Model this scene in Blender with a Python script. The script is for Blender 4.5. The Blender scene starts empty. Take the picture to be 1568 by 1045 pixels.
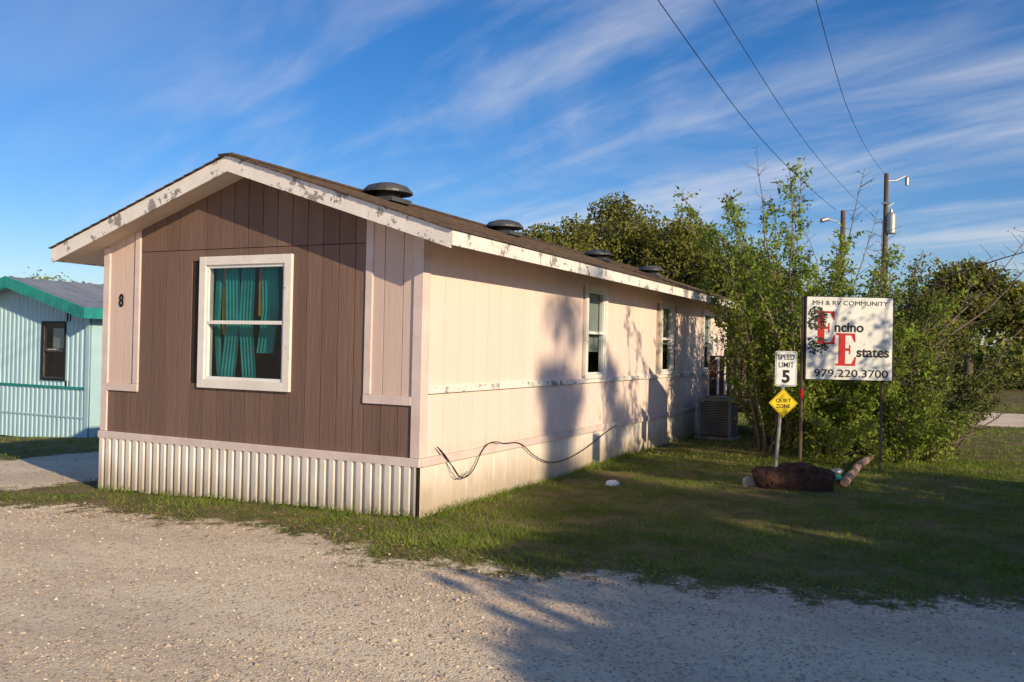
import bpy, math, random
import numpy as np
from mathutils import Vector, Matrix
from mathutils import noise as mn
random.seed(3)
scene=bpy.context.scene
YAW=math.radians(26.65)
R=(math.cos(YAW),math.sin(YAW)); F=(-math.sin(YAW),math.cos(YAW))
def cw(lat,D): return (lat*R[0]+D*F[0], lat*R[1]+D*F[1])   # site survey frame -> world
def gz(x,y):
    x=np.asarray(x,float);y=np.asarray(y,float)
    t=np.clip((-x-4.5)/12.5,0,1.4)
    return -.5*t**1.3+.012*np.sin(x*1.3+y*.7)*np.sin(y*.9-x*.4)
def gzf(x,y): return float(gz(x,y))
# ------------------------------------------------------------------ materials
def newmat(name):
    m=bpy.data.materials.new(name); m.use_nodes=True
    nt=m.node_tree; b=nt.nodes['Principled BSDF']; return m,nt,b
def N(nt,t,**k):
    n=nt.nodes.new(t)
    for a,v in k.items(): setattr(n,a,v)
    return n
def math_(nt,op,a,b=None,clamp=False):
    n=nt.nodes.new('ShaderNodeMath');n.operation=op;n.use_clamp=clamp
    for i,v in enumerate((a,b)):
        if v is None: continue
        if isinstance(v,(int,float)): n.inputs[i].default_value=v
        else: nt.links.new(v,n.inputs[i])
    return n.outputs[0]
def mixc(nt,f,a,b,bt='MIX'):
    n=nt.nodes.new('ShaderNodeMix');n.data_type='RGBA';n.blend_type=bt
    for i,v in ((0,f),(6,a),(7,b)):
        if isinstance(v,(int,float)): n.inputs[i].default_value=v
        elif isinstance(v,(tuple,list)): n.inputs[i].default_value=tuple(v)[:3]+(1,)
        else: nt.links.new(v,n.inputs[i])
    return n.outputs[2]
def ramp(nt,f,lo,hi):
    n=nt.nodes.new('ShaderNodeMapRange');n.interpolation_type='SMOOTHSTEP'
    n.inputs[1].default_value=lo;n.inputs[2].default_value=hi
    nt.links.new(f,n.inputs[0]);return n.outputs[0]
def coords(nt,stretch=(1,1,1)):
    tc=nt.nodes.new('ShaderNodeTexCoord');mp=nt.nodes.new('ShaderNodeMapping')
    mp.inputs['Scale'].default_value=stretch
    nt.links.new(tc.outputs['Object'],mp.inputs[0]);return mp.outputs[0]
def noise(nt,vec,scale,detail=5,rough=.6,dist=0):
    n=N(nt,'ShaderNodeTexNoise');n.inputs['Scale'].default_value=scale;n.inputs['Detail'].default_value=detail
    n.inputs['Roughness'].default_value=rough;n.inputs['Distortion'].default_value=dist
    nt.links.new(vec,n.inputs['Vector']);return n.outputs[0]
def bump(nt,b,h,strength,dist=.02):
    n=N(nt,'ShaderNodeBump');n.inputs['Strength'].default_value=strength;n.inputs['Distance'].default_value=dist
    nt.links.new(h,n.inputs['Height']);nt.links.new(n.outputs[0],b.inputs['Normal'])
def mat(name,c1,c2=None,scale=4,rough=.8,bmp=0,bscale=40,stretch=(1,1,1),metal=0,spec=.3,
        peel=None,peelc=(.2,.16,.13),dirt=None,island=0,bd=.01,pscale=7):
    m,nt,b=newmat(name)
    c2=c2 or tuple(v*.8 for v in c1)
    v=coords(nt,stretch)
    col=mixc(nt,ramp(nt,noise(nt,v,scale,4),.3,.7),c1,c2)
    if island:
        g=N(nt,'ShaderNodeNewGeometry')
        f=math_(nt,'MULTIPLY_ADD',g.outputs['Random Per Island'],island);f.node.inputs[2].default_value=1-island/2
        hs=N(nt,'ShaderNodeHueSaturation');nt.links.new(col,hs.inputs['Color']);nt.links.new(f,hs.inputs['Value']);col=hs.outputs[0]
    if peel is not None:
        v2=coords(nt)
        p=ramp(nt,noise(nt,v2,pscale,7,.75),peel,peel+.03)
        col=mixc(nt,p,col,peelc)
    if dirt is not None:   # grime splashed up from the soil
        tc=nt.nodes.new('ShaderNodeTexCoord');s=N(nt,'ShaderNodeSeparateXYZ');nt.links.new(tc.outputs['Object'],s.inputs[0])
        h=math_(nt,'ADD',s.outputs[2],math_(nt,'MULTIPLY',noise(nt,coords(nt,(1,1,.3)),9,5,.7),-.45))
        f=ramp(nt,h,dirt,dirt-.42)
        f=math_(nt,'MULTIPLY',f,.65)
        col=mixc(nt,f,col,(.36,.27,.18))
    nt.links.new(col,b.inputs['Base Color'])
    b.inputs['Roughness'].default_value=rough;b.inputs['Metallic'].default_value=metal
    b.inputs['Specular IOR Level'].default_value=spec
    if bmp: bump(nt,b,noise(nt,coords(nt,stretch),bscale,4,.65),bmp,bd)
    return m
def leafmat(name,c1,c2,trans=.35,scale=1.2,dark=.45):
    m,nt,b=newmat(name)
    g=N(nt,'ShaderNodeNewGeometry')
    col=mixc(nt,g.outputs['Random Per Island'],c1,c2)
    k=ramp(nt,noise(nt,coords(nt),scale,1),.35,.65)
    col=mixc(nt,math_(nt,'MULTIPLY',k,.5),col,tuple(v*dark for v in c1))
    d=N(nt,'ShaderNodeBsdfDiffuse');nt.links.new(col,d.inputs[0]);nt.nodes.remove(b)
    t=N(nt,'ShaderNodeBsdfTranslucent');nt.links.new(col,t.inputs[0])
    mx=N(nt,'ShaderNodeMixShader');mx.inputs[0].default_value=trans
    nt.links.new(d.outputs[0],mx.inputs[1]);nt.links.new(t.outputs[0],mx.inputs[2])
    nt.links.new(mx.outputs[0],nt.nodes['Material Output'].inputs[0]);return m
M_brown=mat('brown_siding',(.215,.135,.105),(.165,.102,.080),2.2,.75,.8,26,(1,1,.1),island=.2)
M_cream=mat('cream_siding',(.87,.70,.62),(.82,.65,.57),1.2,.75,.35,30,(1,1,.12),island=.04,dirt=.5)
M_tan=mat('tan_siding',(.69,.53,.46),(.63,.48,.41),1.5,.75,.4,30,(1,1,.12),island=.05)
M_trim=mat('trim_paint',(.75,.62,.57),(.65,.53,.49),5,.7,.3,40)
M_trimw=mat('worn_trim',(.84,.79,.73),(.76,.70,.64),5,.7,.3,40,peel=.62,peelc=(.32,.25,.2))
M_fascia=mat('fascia_paint',(.88,.82,.76),(.78,.72,.66),4,.7,.35,40,peel=.55,peelc=(.30,.27,.25),pscale=4.5)
M_soffit=mat('soffit_board',(.68,.56,.46),(.62,.51,.42),2,.8,.2,20)
M_roof=mat('roof_shingle',(.13,.085,.06),(.065,.048,.038),9,.9,.8,60,island=.3)
M_skirt=mat('skirting_metal',(.82,.76,.70),(.72,.66,.60),2,.5,.1,20,spec=.5,dirt=.14)
M_skirt2=mat('skirting_side',(.85,.76,.66),(.77,.67,.57),2,.6,.1,20,spec=.4,dirt=.26)
M_back=mat('backing',(.045,.03,.026))
M_white=mat('white_frame',(.84,.83,.80),(.77,.76,.73),6,.5)
M_black=mat('black_paint',(.015,.015,.015),rough=.5)
M_logo=mat('logo_green',(.012,.035,.016),rough=.5)
M_vent=mat('vent_metal',(.12,.12,.12),(.07,.07,.075),6,.5,metal=.3)
M_curt=mat('curtain_teal',(.05,.50,.47),(.03,.34,.34),4,.8)
M_curto=mat('curtain_orange',(.8,.46,.1),rough=.8)
M_blind=mat('blinds',(.52,.56,.53),(.46,.5,.48),3,.6)
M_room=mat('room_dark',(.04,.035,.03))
M_blue=mat('blue_siding',(.46,.66,.72),(.40,.60,.67),1.5,.5,.1,20,spec=.4)
M_teal=mat('teal_trim',(.03,.30,.27),(.02,.23,.21),4,.5)
M_tin=mat('tin_roof',(.36,.38,.40),(.28,.30,.32),2,.45,metal=.3)
M_bark=mat('bark',(.17,.13,.095),(.08,.06,.046),12,.9)
M_twig=mat('twig',(.26,.20,.15),(.15,.11,.085),12,.9)
M_pole=mat('pole_wood',(.17,.12,.09),(.1,.075,.055),4,.9,.5,30,(1,1,.1))
M_galv=mat('galvanised',(.42,.43,.44),(.34,.35,.36),14,.45,metal=.6)
M_wood=mat('porch_wood',(.16,.10,.075),(.10,.065,.05),5,.8,.3,30)
M_ac=mat('ac_metal',(.30,.29,.26),(.22,.21,.19),4,.6)
M_rust=mat('rotten_wood',(.13,.062,.045),(.04,.025,.02),9,.95,1,35,bd=.05)
M_log=mat('grey_log',(.40,.27,.2),(.24,.16,.12),7,.95,.7,25)
M_rock=mat('rock',(.42,.35,.29),(.26,.21,.17),7,.9,.6,20)
M_red=mat('red_paint',(.55,.012,.018),(.42,.01,.014),9,.5)
M_signw=mat('sign_white',(.80,.80,.75),(.66,.66,.61),3,.55,peel=.64,peelc=(.46,.38,.3))
M_signs=mat('speed_white',(.82,.83,.82),(.76,.77,.76),3,.4)
M_yel=mat('sign_yellow',(.9,.66,.02),(.85,.6,.02),3,.4)
M_wire=mat('cable',(.02,.02,.02),rough=.6)
def glass():
    m,nt,b=newmat('window_glass');nt.nodes.remove(b)
    tr=N(nt,'ShaderNodeBsdfTransparent');tr.inputs[0].default_value=(.78,.84,.84,1)
    gl=N(nt,'ShaderNodeBsdfGlossy');gl.inputs['Roughness'].default_value=.02
    lw=N(nt,'ShaderNodeLayerWeight');lw.inputs[0].default_value=.3
    f=math_(nt,'MULTIPLY_ADD',lw.outputs['Fresnel'],.6);f.node.inputs[2].default_value=.03
    mx=N(nt,'ShaderNodeMixShader');nt.links.new(f,mx.inputs[0]);nt.links.new(tr.outputs[0],mx.inputs[1]);nt.links.new(gl.outputs[0],mx.inputs[2])
    nt.links.new(mx.outputs[0],nt.nodes['Material Output'].inputs[0]);return m
M_glass=glass()
# ------------------------------------------------------------------ mesh helpers
class MB:
    def __init__(s): s.v=[];s.f=[];s.m=[]
    def hexa(s,p,mi=0):
        k=len(s.v);s.v+=[tuple(q) for q in p]
        for f in ((0,3,2,1),(4,5,6,7),(0,1,5,4),(1,2,6,5),(2,3,7,6),(3,0,4,7)): s.f.append(tuple(k+i for i in f));s.m.append(mi)
    def box(s,x0,x1,y0,y1,z0,z1,mi=0): s.hexa([(x0,y0,z0),(x1,y0,z0),(x1,y1,z0),(x0,y1,z0),(x0,y0,z1),(x1,y0,z1),(x1,y1,z1),(x0,y1,z1)],mi)
    def sbox(s,x0,x1,y0,y1,z0,za,zb,mi=0,z0b=None):
        z0b=z0 if z0b is None else z0b
        s.hexa([(x0,y0,z0),(x1,y0,z0b),(x1,y1,z0b),(x0,y1,z0),(x0,y0,za),(x1,y0,zb),(x1,y1,zb),(x0,y1,za)],mi)
    def quad(s,a,b,c,d,mi=0):
        k=len(s.v);s.v+=[a,b,c,d];s.f.append((k,k+1,k+2,k+3));s.m.append(mi)
    def poly(s,pts,mi=0):
        k=len(s.v);s.v+=list(pts);s.f.append(tuple(range(k,k+len(pts))));s.m.append(mi)
    def tube(s,pts,rad,n=6,mi=0,cap=True):
        k=len(s.v);P=[Vector(p) for p in pts]
        for i,p in enumerate(P):
            d=(P[min(i+1,len(P)-1)]-P[max(i-1,0)])
            d=d.normalized() if d.length>1e-6 else Vector((0,0,1))
            a=Vector((0,0,1))-d*d.z if abs(d.z)<.9 else Vector((1,0,0))-d*d.x
            a.normalize();b=d.cross(a)
            for j in range(n):
                t=2*math.pi*j/n;q=p+(a*math.cos(t)+b*math.sin(t))*rad[i];s.v.append((q.x,q.y,q.z))
        for i in range(len(P)-1):
            for j in range(n):
                s.f.append((k+i*n+j,k+i*n+(j+1)%n,k+(i+1)*n+(j+1)%n,k+(i+1)*n+j));s.m.append(mi)
        if cap:
            s.f.append(tuple(k+j for j in range(n))[::-1]);s.m.append(mi)
            s.f.append(tuple(k+(len(P)-1)*n+j for j in range(n)));s.m.append(mi)
    def lathe(s,c,prof,n=20,mi=0):
        k=len(s.v)
        for r,z in prof:
            for j in range(n):
                t=2*math.pi*j/n;s.v.append((c[0]+r*math.cos(t),c[1]+r*math.sin(t),c[2]+z))
        for i in range(len(prof)-1):
            for j in range(n): s.f.append((k+i*n+j,k+i*n+(j+1)%n,k+(i+1)*n+(j+1)%n,k+(i+1)*n+j));s.m.append(mi)
    def obj(s,name,mats,parent=None,smooth=False,bevel=0,local=False):
        me=bpy.data.meshes.new(name);me.from_pydata(s.v,[],s.f)
        for m in (mats if isinstance(mats,(list,tuple)) else [mats]): me.materials.append(m)
        me.polygons.foreach_set('material_index',s.m)
        if smooth: me.polygons.foreach_set('use_smooth',[True]*len(s.f))
        me.update();o=bpy.data.objects.new(name,me);scene.collection.objects.link(o)
        if bevel:
            b=o.modifiers.new('b','BEVEL');b.width=bevel;b.segments=1;b.limit_method='ANGLE'
        if parent: 
            o.parent=parent
            if not local: o.matrix_parent_inverse=parent_inv(parent)
        return o
def parent_inv(p): return (Matrix.Translation(p.location)@p.rotation_euler.to_matrix().to_4x4()).inverted()
def empty(name,loc,rz=0):
    e=bpy.data.objects.new(name,None);e.location=loc;e.rotation_euler=(0,0,rz);e.empty_display_size=.3;scene.collection.objects.link(e);return e
def npmesh(name,V,Fq,mats,mi=None,parent=None):
    me=bpy.data.meshes.new(name);n=Fq.shape[1]
    me.vertices.add(len(V));me.vertices.foreach_set('co',V.astype(np.float32).ravel())
    me.loops.add(Fq.size);me.loops.foreach_set('vertex_index',Fq.astype(np.int32).ravel())
    me.polygons.add(len(Fq));me.polygons.foreach_set('loop_start',np.arange(0,Fq.size,n,dtype=np.int32))
    me.polygons.foreach_set('loop_total',np.full(len(Fq),n,dtype=np.int32))
    for m in mats: me.materials.append(m)
    if mi is not None: me.polygons.foreach_set('material_index',mi.astype(np.int32))
    me.update(calc_edges=True);me.validate()
    o=bpy.data.objects.new(name,me);scene.collection.objects.link(o)
    if parent: o.parent=parent;o.matrix_parent_inverse=parent_inv(parent)
    return o
def leafquads(C,size,rng,aspect=.55):
    n=len(C);a=rng.normal(size=(n,3));a/=np.linalg.norm(a,axis=1)[:,None]
    b=rng.normal(size=(n,3));b-=a*(a*b).sum(1)[:,None];b/=np.linalg.norm(b,axis=1)[:,None]
    s=(size*rng.uniform(.6,1.4,n))[:,None]
    V=np.stack([C+a*s,C+b*s*aspect,C-a*s,C-b*s*aspect],1).reshape(-1,3)
    return V,np.arange(4*n).reshape(-1,4)
# ------------------------------------------------------------------ mobile home
XL,XR,YF,YB=-9.0,-4.57,7.17,19.75
XM=(XL+XR)/2; PK=3.60; SL=.325; YO=.35
rt=lambda x: PK-SL*abs(x-XM)
wt=lambda x: rt(x)-.15
home=empty('mobile_home',(XM,(YF+YB)/2,0))
def boards_front(mb,x0,x1,z0,ztop,y,mi,holes=(),w=.203,gap=.009,th=.012):
    x=x0
    while x<x1-.02:
        xe=min(x+w,x1);a,b=x+gap/2,xe-gap/2
        segs=[(z0,None)]
        for hx0,hx1,hz0,hz1 in holes:
            if b>hx0 and a<hx1: segs=[(z0,hz0),(hz1,None)]
        for s0,s1 in segs:
            if ztop is None:
                za=wt(a) if s1 is None else s1; zb=wt(b) if s1 is None else s1
                if a<XM<b and s1 is None: mb.sbox(a,XM,y-th,y,s0,wt(a),wt(XM),mi);mb.sbox(XM,b,y-th,y,s0,wt(XM),wt(b),mi);continue
            else: za=zb=ztop if s1 is None else s1
            mb.sbox(a,b,y-th,y,s0,za,zb,mi)
        x+=w
WX0,WX1,WZ0,WZ1=-7.46,-6.157,1.14,2.58
PX0,PX1=-8.41,-5.226
mb=MB()
hole=[(WX0+.04,WX1-.04,WZ0+.04,WZ1-.04)]
boards_front(mb,PX0,PX1,.57,2.66,YF,0,hole)
boards_front(mb,XL,PX0,.57,1.14,YF,0)
boards_front(mb,PX1,XR,.57,1.16,YF,0)
boards_front(mb,PX0,PX1,2.668,None,YF-.003,0)
boards_front(mb,XL,PX0,1.14,None,YF,1,w=.16)
boards_front(mb,PX1,XR,1.16,None,YF,1,w=.22)
side_wins=[(YF+4.13,YF+4.97,1.24,2.56),(YF+7.62,YF+8.42,1.24,2.52),(YF+10.5,YF+11.3,1.24,2.52)]
y=YF+.1
while y<YB-.1:
    ye=min(y+.305,YB-.1);a,b=y+.002,ye-.002
    segs=[(.57,1.19),(1.25,2.72)]
    for w0,w1,z0,z1 in side_wins:
        if b>w0+.04 and a<w1-.04: segs=[(.57,1.19),(z1-.04,2.72)]
    for s0,s1 in segs: mb.box(XR,XR+.010,a,b,s0,s1,2)
    y+=.305
mb.obj('siding',[M_brown,M_tan,M_cream],home)
mb=MB()
hx0,hx1,hz0,hz1=hole[0]
Yb=YF+.001
def gabs(x0,x1,z0,mi=0): mb.sbox(x0,x1,Yb,Yb+.08,z0,wt(x0),wt(x1),mi)
gabs(XL+.02,hx0,.3);gabs(hx1,XR-.02,.3);gabs(hx0,XM,hz1);gabs(XM,hx1,hz1);mb.box(hx0,hx1,Yb,Yb+.08,.3,hz0)
Xb=XR-.001
yy=YF+.09
for w0,w1,z0,z1 in side_wins:
    mb.box(Xb-.08,Xb,yy,w0+.04,.3,2.72,2);mb.box(Xb-.08,Xb,w0+.04,w1-.04,.3,z0+.04,2);mb.box(Xb-.08,Xb,w0+.04,w1-.04,z1-.04,2.72,2);yy=w1-.04
mb.box(Xb-.08,Xb,yy,YB,.3,2.72,2)
mb.box(XL,XL+.08,YF+.09,YB,.1,2.72);mb.box(XL+.09,Xb-.09,YB-.08,YB-.001,.1,2.85)
mb.sbox(XL,XM,YB,YB+.02,.1,wt(XL),wt(XM),1);mb.sbox(XM,XR,YB,YB+.02,.1,wt(XM),wt(XR),1)
mb.box(XL-.012,XL,YF,YB,.3,2.72,1)
M_groove=mat('groove',(.50,.39,.31))
mb.obj('wall_core',[M_back,M_cream,M_groove],home)
mb=MB();t=.03
mb.box(XL-.02,XL+.085,YF-t,YF-.002,.57,wt(XL)-.005)
mb.box(XR-.085,XR+.025,YF-t-.003,YF,.57,wt(XR)-.03)
mb.box(XR+.001,XR+.027,YF+.002,YF+.1,.57,2.69)
mb.box(PX0-.085,PX0,YF-t,YF,1.14,wt(PX0)-.03)
mb.box(PX1,PX1+.085,YF-t,YF,1.16,wt(PX1)-.03)
mb.box(XL+.087,PX0,YF-t-.004,YF-.004,1.05,1.138)
mb.box(PX1,XR-.087,YF-t-.004,YF-.004,1.07,1.158)
mb.box(XL-.03,XR+.03,YF-.05,YF-.001,.485,.568)
mb.box(XR+.001,XR+.04,YF+.002,YB,.485,.568)
mb.obj('corner_trim',M_trim,home,bevel=.004)
mb=MB()
mb.box(XR+.001,XR+.038,YF+.103,YB-.1,1.185,1.25)
mb.box(XR+.001,XR+.03,YB-.1,YB,.57,2.69)
mb.obj('belt_trim',M_fascia,home,bevel=.003)
def corr(mb,p0,p1,nrm,z0f,z1,per,dep,mi=0,duty=(.35,.5,.85,1.0)):
    p0=Vector(p0);p1=Vector(p1);L=(p1-p0).length;d=(p1-p0)/L;n=Vector(nrm)
    pts=[];s=0
    while s<L:
        for q,h in ((0,dep),(duty[0],dep),(duty[1],0),(duty[2],0)):
            if s+q*per<=L: pts.append((s+q*per,h))
        s+=per
    pts.append((L,dep))
    for (a,ha),(b,hb) in zip(pts[:-1],pts[1:]):
        A=p0+d*a+n*ha;B=p0+d*b+n*hb
        mb.quad((A.x,A.y,z0f(A.x,A.y)),(B.x,B.y,z0f(B.x,B.y)),(B.x,B.y,z1),(A.x,A.y,z1),mi)
mb=MB()
corr(mb,(XL,YF-.012),(XR,YF-.012),(0,-1),lambda x,y:gzf(x,y)+.008+.01*math.sin(x*5)+.006*math.sin(x*17),.5,.113,.036,0,(.5,.55,.93))
corr(mb,(XR+.004,YF),(XR+.004,YB),(1,0),lambda x,y:-.01+.014*math.sin(y*2.3)+.008*math.sin(y*9),.5,.305,.012,1,(.9,.93,.97))
mb.obj('skirting',[M_skirt,M_skirt2],home)
mb=MB();mb.box(XL+.02,XR-.02,YF-.008,YF,-.3,.49);mb.box(XR-.01,XR+.001,YF,YB,-.1,.5);mb.obj('skirting_back',M_back,home)
mb=MB()
xe0,xe1=XM-2.72,XM+2.72;y0,y1=YF-YO,YB+YO
for sgn in (-1,1):
    xo=XM+sgn*2.72
    xa,xb=(xo,XM) if sgn<0 else (XM,xo)
    mb.sbox(xa,xb,y0+.02,y1-.02,rt(xa)-.15,rt(xa)-.005,rt(xb)-.005,0,rt(xb)-.15)
mb.obj('soffit',M_soffit,home)
mb=MB();rs=random.Random(5)
ncr=19
for sgn in (-1,1):
    for i in range(ncr):
        s0=i*2.75/ncr;s1=(i+1)*2.75/ncr+.01
        yy=y0-.03
        while yy<y1+.03:
            ye=min(yy+rs.uniform(.8,1.1),y1+.03)
            xh,xl=XM+sgn*s0,XM+sgn*s1
            zh,zl=PK-SL*s0+.0,PK-SL*s1+.008
            a,b=(xl,xh) if sgn<0 else (xh,xl)
            za,zb=(zl,zh) if sgn<0 else (zh,zl)
            mb.sbox(a,b,yy,ye-.003,za-.008,za,zb,0,zb-.008);yy=ye
mb.box(XM-.1,XM+.1,y0-.03,y1+.03,PK-.02,PK+.006)
mb.obj('shingle_roof',M_roof,home)
mb=MB()
for xa,xb in ((xe0,XM),(XM,xe1)):
    for ya,yb in ((y0,y0+.019),(y1-.019,y1)):
        mb.sbox(xa,xb,ya,yb,rt(xa)-.175,rt(xa)-.010,rt(xb)-.010,0,rt(xb)-.175)
mb.box(xe1+.001,xe1+.022,y0,y1,rt(xe1)-.15,rt(xe1)-.014);mb.box(xe0-.022,xe0-.001,y0,y1,rt(xe0)-.16,rt(xe0)-.014)
mb.obj('fascia',M_fascia,home)
def vent(x,y,s,name):
    mb=MB();z=rt(x)-.02
    mb.lathe((x,y,z),[(.2*s,0),(.17*s,.13*s),(.25*s,.15*s),(.35*s,.11*s),(.35*s,.14*s),(.28*s,.21*s),(.15*s,.25*s),(0.001,.26*s)],24)
    mb.box(x-.24*s,x+.24*s,y-.24*s,y+.24*s,z-.02,z+.035)
    mb.obj(name,M_vent,home)
vent(-6.35,9.1,.9,'roof_vent_1');vent(-6.2,12.0,.85,'roof_vent_2');vent(-6.2,16.0,.8,'roof_vent_3');vent(-5.9,18.4,.8,'roof_vent_4')
def window_front(par,x0,x1,z0,z1,y,tr,mats,pre=''):
    mb=MB()
    mb.box(x0,x0+tr,y-.045,y-.001,z0,z1,0);mb.box(x1-tr,x1,y-.045,y-.001,z0,z1,0)
    mb.box(x0+tr,x1-tr,y-.045,y-.001,z1-tr,z1,0);mb.box(x0+tr,x1-tr,y-.045,y-.001,z0,z0+tr,0)
    a,b,c,d=x0+tr,x1-tr,z0+tr,z1-tr
    f=.032;m=(c+d)/2
    mb.box(a,a+f,y-.025,y+.05,c,d,1);mb.box(b-f,b,y-.025,y+.05,c,d,1)
    mb.box(a+f,b-f,y-.025,y+.05,d-f,d,1);mb.box(a+f,b-f,y-.025,y+.05,c,c+f,1);mb.box(a+f,b-f,y-.03,y+.05,m-.02,m+.02,1)
    mb.obj(pre+'window_frame',mats,par,bevel=.003)
    g=MB();g.quad((a+f,y+.012,c+f),(b-f,y+.012,c+f),(b-f,y+.012,m-.02),(a+f,y+.012,m-.02));g.quad((a+f,y-.004,m+.02),(b-f,y-.004,m+.02),(b-f,y-.004,d-f),(a+f,y-.004,d-f))
    g.obj(pre+'window_glass',M_glass,par)
    return a,b,c,d
a,b,c,d=window_front(home,WX0,WX1,WZ0,WZ1,YF,.095,[M_trimw,M_white])
mb=MB()
for k,(ca,cb,mi,yo,zl) in enumerate(((a+.0,a+.07,0,0,-.02),(a+.08,a+.14,1,.02,.5),(a+.13,a+.34,0,-.01,-.02),(a+.37,a+.57,0,0,-.02),(a+.62,a+.66,1,.01,.7),(a+.66,a+.86,0,0,.3),(b-.14,b,0,0,-.02))):
    n=26;pr=[]
    for i in range(n+1):
        u=ca+(cb-ca)*i/n;pr.append((u,YF+.13+yo+.02*math.sin(i*1.05+k)))
    sh=.05*math.sin(k*2.1+1)
    for (u,v),(u2,v2) in zip(pr[:-1],pr[1:]):
        zb_=c+zl;zm=(zb_+d)/2
        mb.quad((u+sh,v,zb_),(u2+sh,v2,zb_),(u2-sh*.6,v2,zm),(u-sh*.6,v,zm),mi);mb.quad((u-sh*.6,v,zm),(u2-sh*.6,v2,zm),(u2,v2,d+.02),(u,v,d+.02),mi)
mb.obj('curtains',[M_curt,M_curto],home,smooth=True)
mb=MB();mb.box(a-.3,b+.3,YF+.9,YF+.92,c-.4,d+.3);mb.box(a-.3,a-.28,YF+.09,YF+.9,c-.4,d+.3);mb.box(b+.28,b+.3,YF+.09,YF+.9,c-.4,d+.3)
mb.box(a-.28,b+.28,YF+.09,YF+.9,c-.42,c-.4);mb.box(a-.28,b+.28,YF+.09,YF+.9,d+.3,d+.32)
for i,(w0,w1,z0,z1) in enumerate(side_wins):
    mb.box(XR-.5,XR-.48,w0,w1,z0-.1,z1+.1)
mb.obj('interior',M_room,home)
mb=MB();g=MB();bl=MB()
for i,(w0,w1,z0,z1) in enumerate(side_wins):
    x=XR;tr=.085
    mb.box(x+.001,x+.045,w0,w0+tr,z0,z1,0);mb.box(x+.001,x+.045,w1-tr,w1,z0,z1,0);mb.box(x+.001,x+.045,w0+tr,w1-tr,z1-tr,z1,0);mb.box(x+.039,x+.055,w0-.02,w1+.02,z0,z0+.06,0)
    a_,b_,c_,d_=w0+tr,w1-tr,z0+.06,z1-tr;m_=(c_+d_)/2;f=.03
    mb.box(x-.05,x+.025,a_,a_+f,c_,d_,1);mb.box(x-.05,x+.025,b_-f,b_,c_,d_,1);mb.box(x-.05,x+.025,a_+f,b_-f,d_-f,d_,1);mb.box(x-.05,x+.025,a_+f,b_-f,c_,c_+f,1);mb.box(x-.05,x+.03,a_+f,b_-f,m_-.02,m_+.02,1)
    g.quad((x-.01,a_,c_),(x-.01,b_,c_),(x-.01,b_,d_),(x-.01,a_,d_))
    z=c_+.02+(.3 if i==0 else .45)
    while z<d_:
        bl.quad((x-.075,a_,z),(x-.075,b_,z),(x-.06,b_,z+.03),(x-.06,a_,z+.03));z+=.033
mb.obj('side_window_frames',[M_trimw,M_white],home,bevel=.003);g.obj('side_window_glass',M_glass,home);bl.obj('blinds',M_blind,home)
def text(body,par,loc,size,mat_,rot=(math.pi/2,0,0),sx=1,align='CENTER',name='lettering',ext=.0015,bold=0):
    cu=bpy.data.curves.new(name,'FONT');cu.body=body;cu.size=size;cu.align_x=align;cu.align_y='CENTER';cu.extrude=ext;cu.offset=bold
    cu.materials.append(mat_);o=bpy.data.objects.new(name,cu);o.location=loc;o.rotation_euler=rot;o.scale=(sx,1,1)
    scene.collection.objects.link(o);o.parent=par;return o
o=text('8',home,(0,0,0),.2,M_black,name='house_number',bold=.006,sx=.8);o.matrix_parent_inverse=parent_inv(home);o.location=(-8.72,YF-.02,2.10)
def curve(name,pts,r,mat_,par=None):
    cu=bpy.data.curves.new(name,'CURVE');cu.dimensions='3D';cu.bevel_depth=r;cu.bevel_resolution=1
    s=cu.splines.new('NURBS');s.points.add(len(pts)-1)
    for i,p in enumerate(pts): s.points[i].co=(*p,1)
    s.use_endpoint_u=True;s.order_u=3;s.resolution_u=8
    cu.materials.append(mat_);o=bpy.data.objects.new(name,cu);scene.collection.objects.link(o)
    if par: o.parent=par;o.matrix_parent_inverse=parent_inv(par)
    return o
X=XR+.05
curve('loose_cable',[(X,YF+.25,.66),(X,YF+.4,.55),(X+.02,YF+.55,.42),(X+.02,YF+.7,.28),(X+.02,YF+.95,.33),(X,YF+1.2,.58),(X,YF+1.45,.62),(X,YF+1.7,.56),(X,YF+2.1,.56),(X,YF+2.5,.34),(X,YF+3.0,.20),(X,YF+3.6,.20),(X,YF+4.3,.3),(X,YF+5,.46),(X,YF+5.4,.52)],.006,M_wire,home)
curve('loose_cable_end',[(X,YF+.25,.66),(X,YF+.4,.58),(X+.05,YF+.55,.36),(X+.05,YF+.66,.30),(X+.03,YF+.8,.36)],.005,M_wire,home)
# ------------------------------------------------------------------ blue home
bh=empty('blue_mobile_home',(-18.9,18,-.5))
bx0,bx1,by0,by1=-21.2,-16.6,12.85,24;bm=(bx0+bx1)/2;bp=3.0;bs=.27;G=-.5
brt=lambda x:bp-bs*abs(x-bm)
mb=MB()
def corr_g(mb,x0,x1,y,zf0,zf1,per,dep,mi):
    x=x0
    while x<x1-1e-4:
        q=[(x,dep),(x+per*.4,dep),(x+per*.5,0),(x+per*.9,0),(x+per,dep)]
        for (a,ha),(b,hb) in zip(q[:-1],q[1:]):
            mb.quad((a,y-ha,zf0(a)),(b,y-hb,zf0(b)),(b,y-hb,zf1(b)),(a,y-ha,zf1(a)),mi)
        x+=per
wz0,wz1,wx0,wx1=.72,2.02,-18.15,-17.35
K=lambda v:(lambda x:v)
corr_g(mb,bx0,wx0,by0,K(G+1.1),lambda x:brt(x)-.1,.1525,.02,0)
corr_g(mb,wx1,bx1,by0,K(G+1.1),lambda x:brt(x)-.1,.15,.02,0)
corr_g(mb,wx0,wx1,by0,K(wz1),lambda x:brt(x)-.1,.1333,.02,0)
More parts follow.
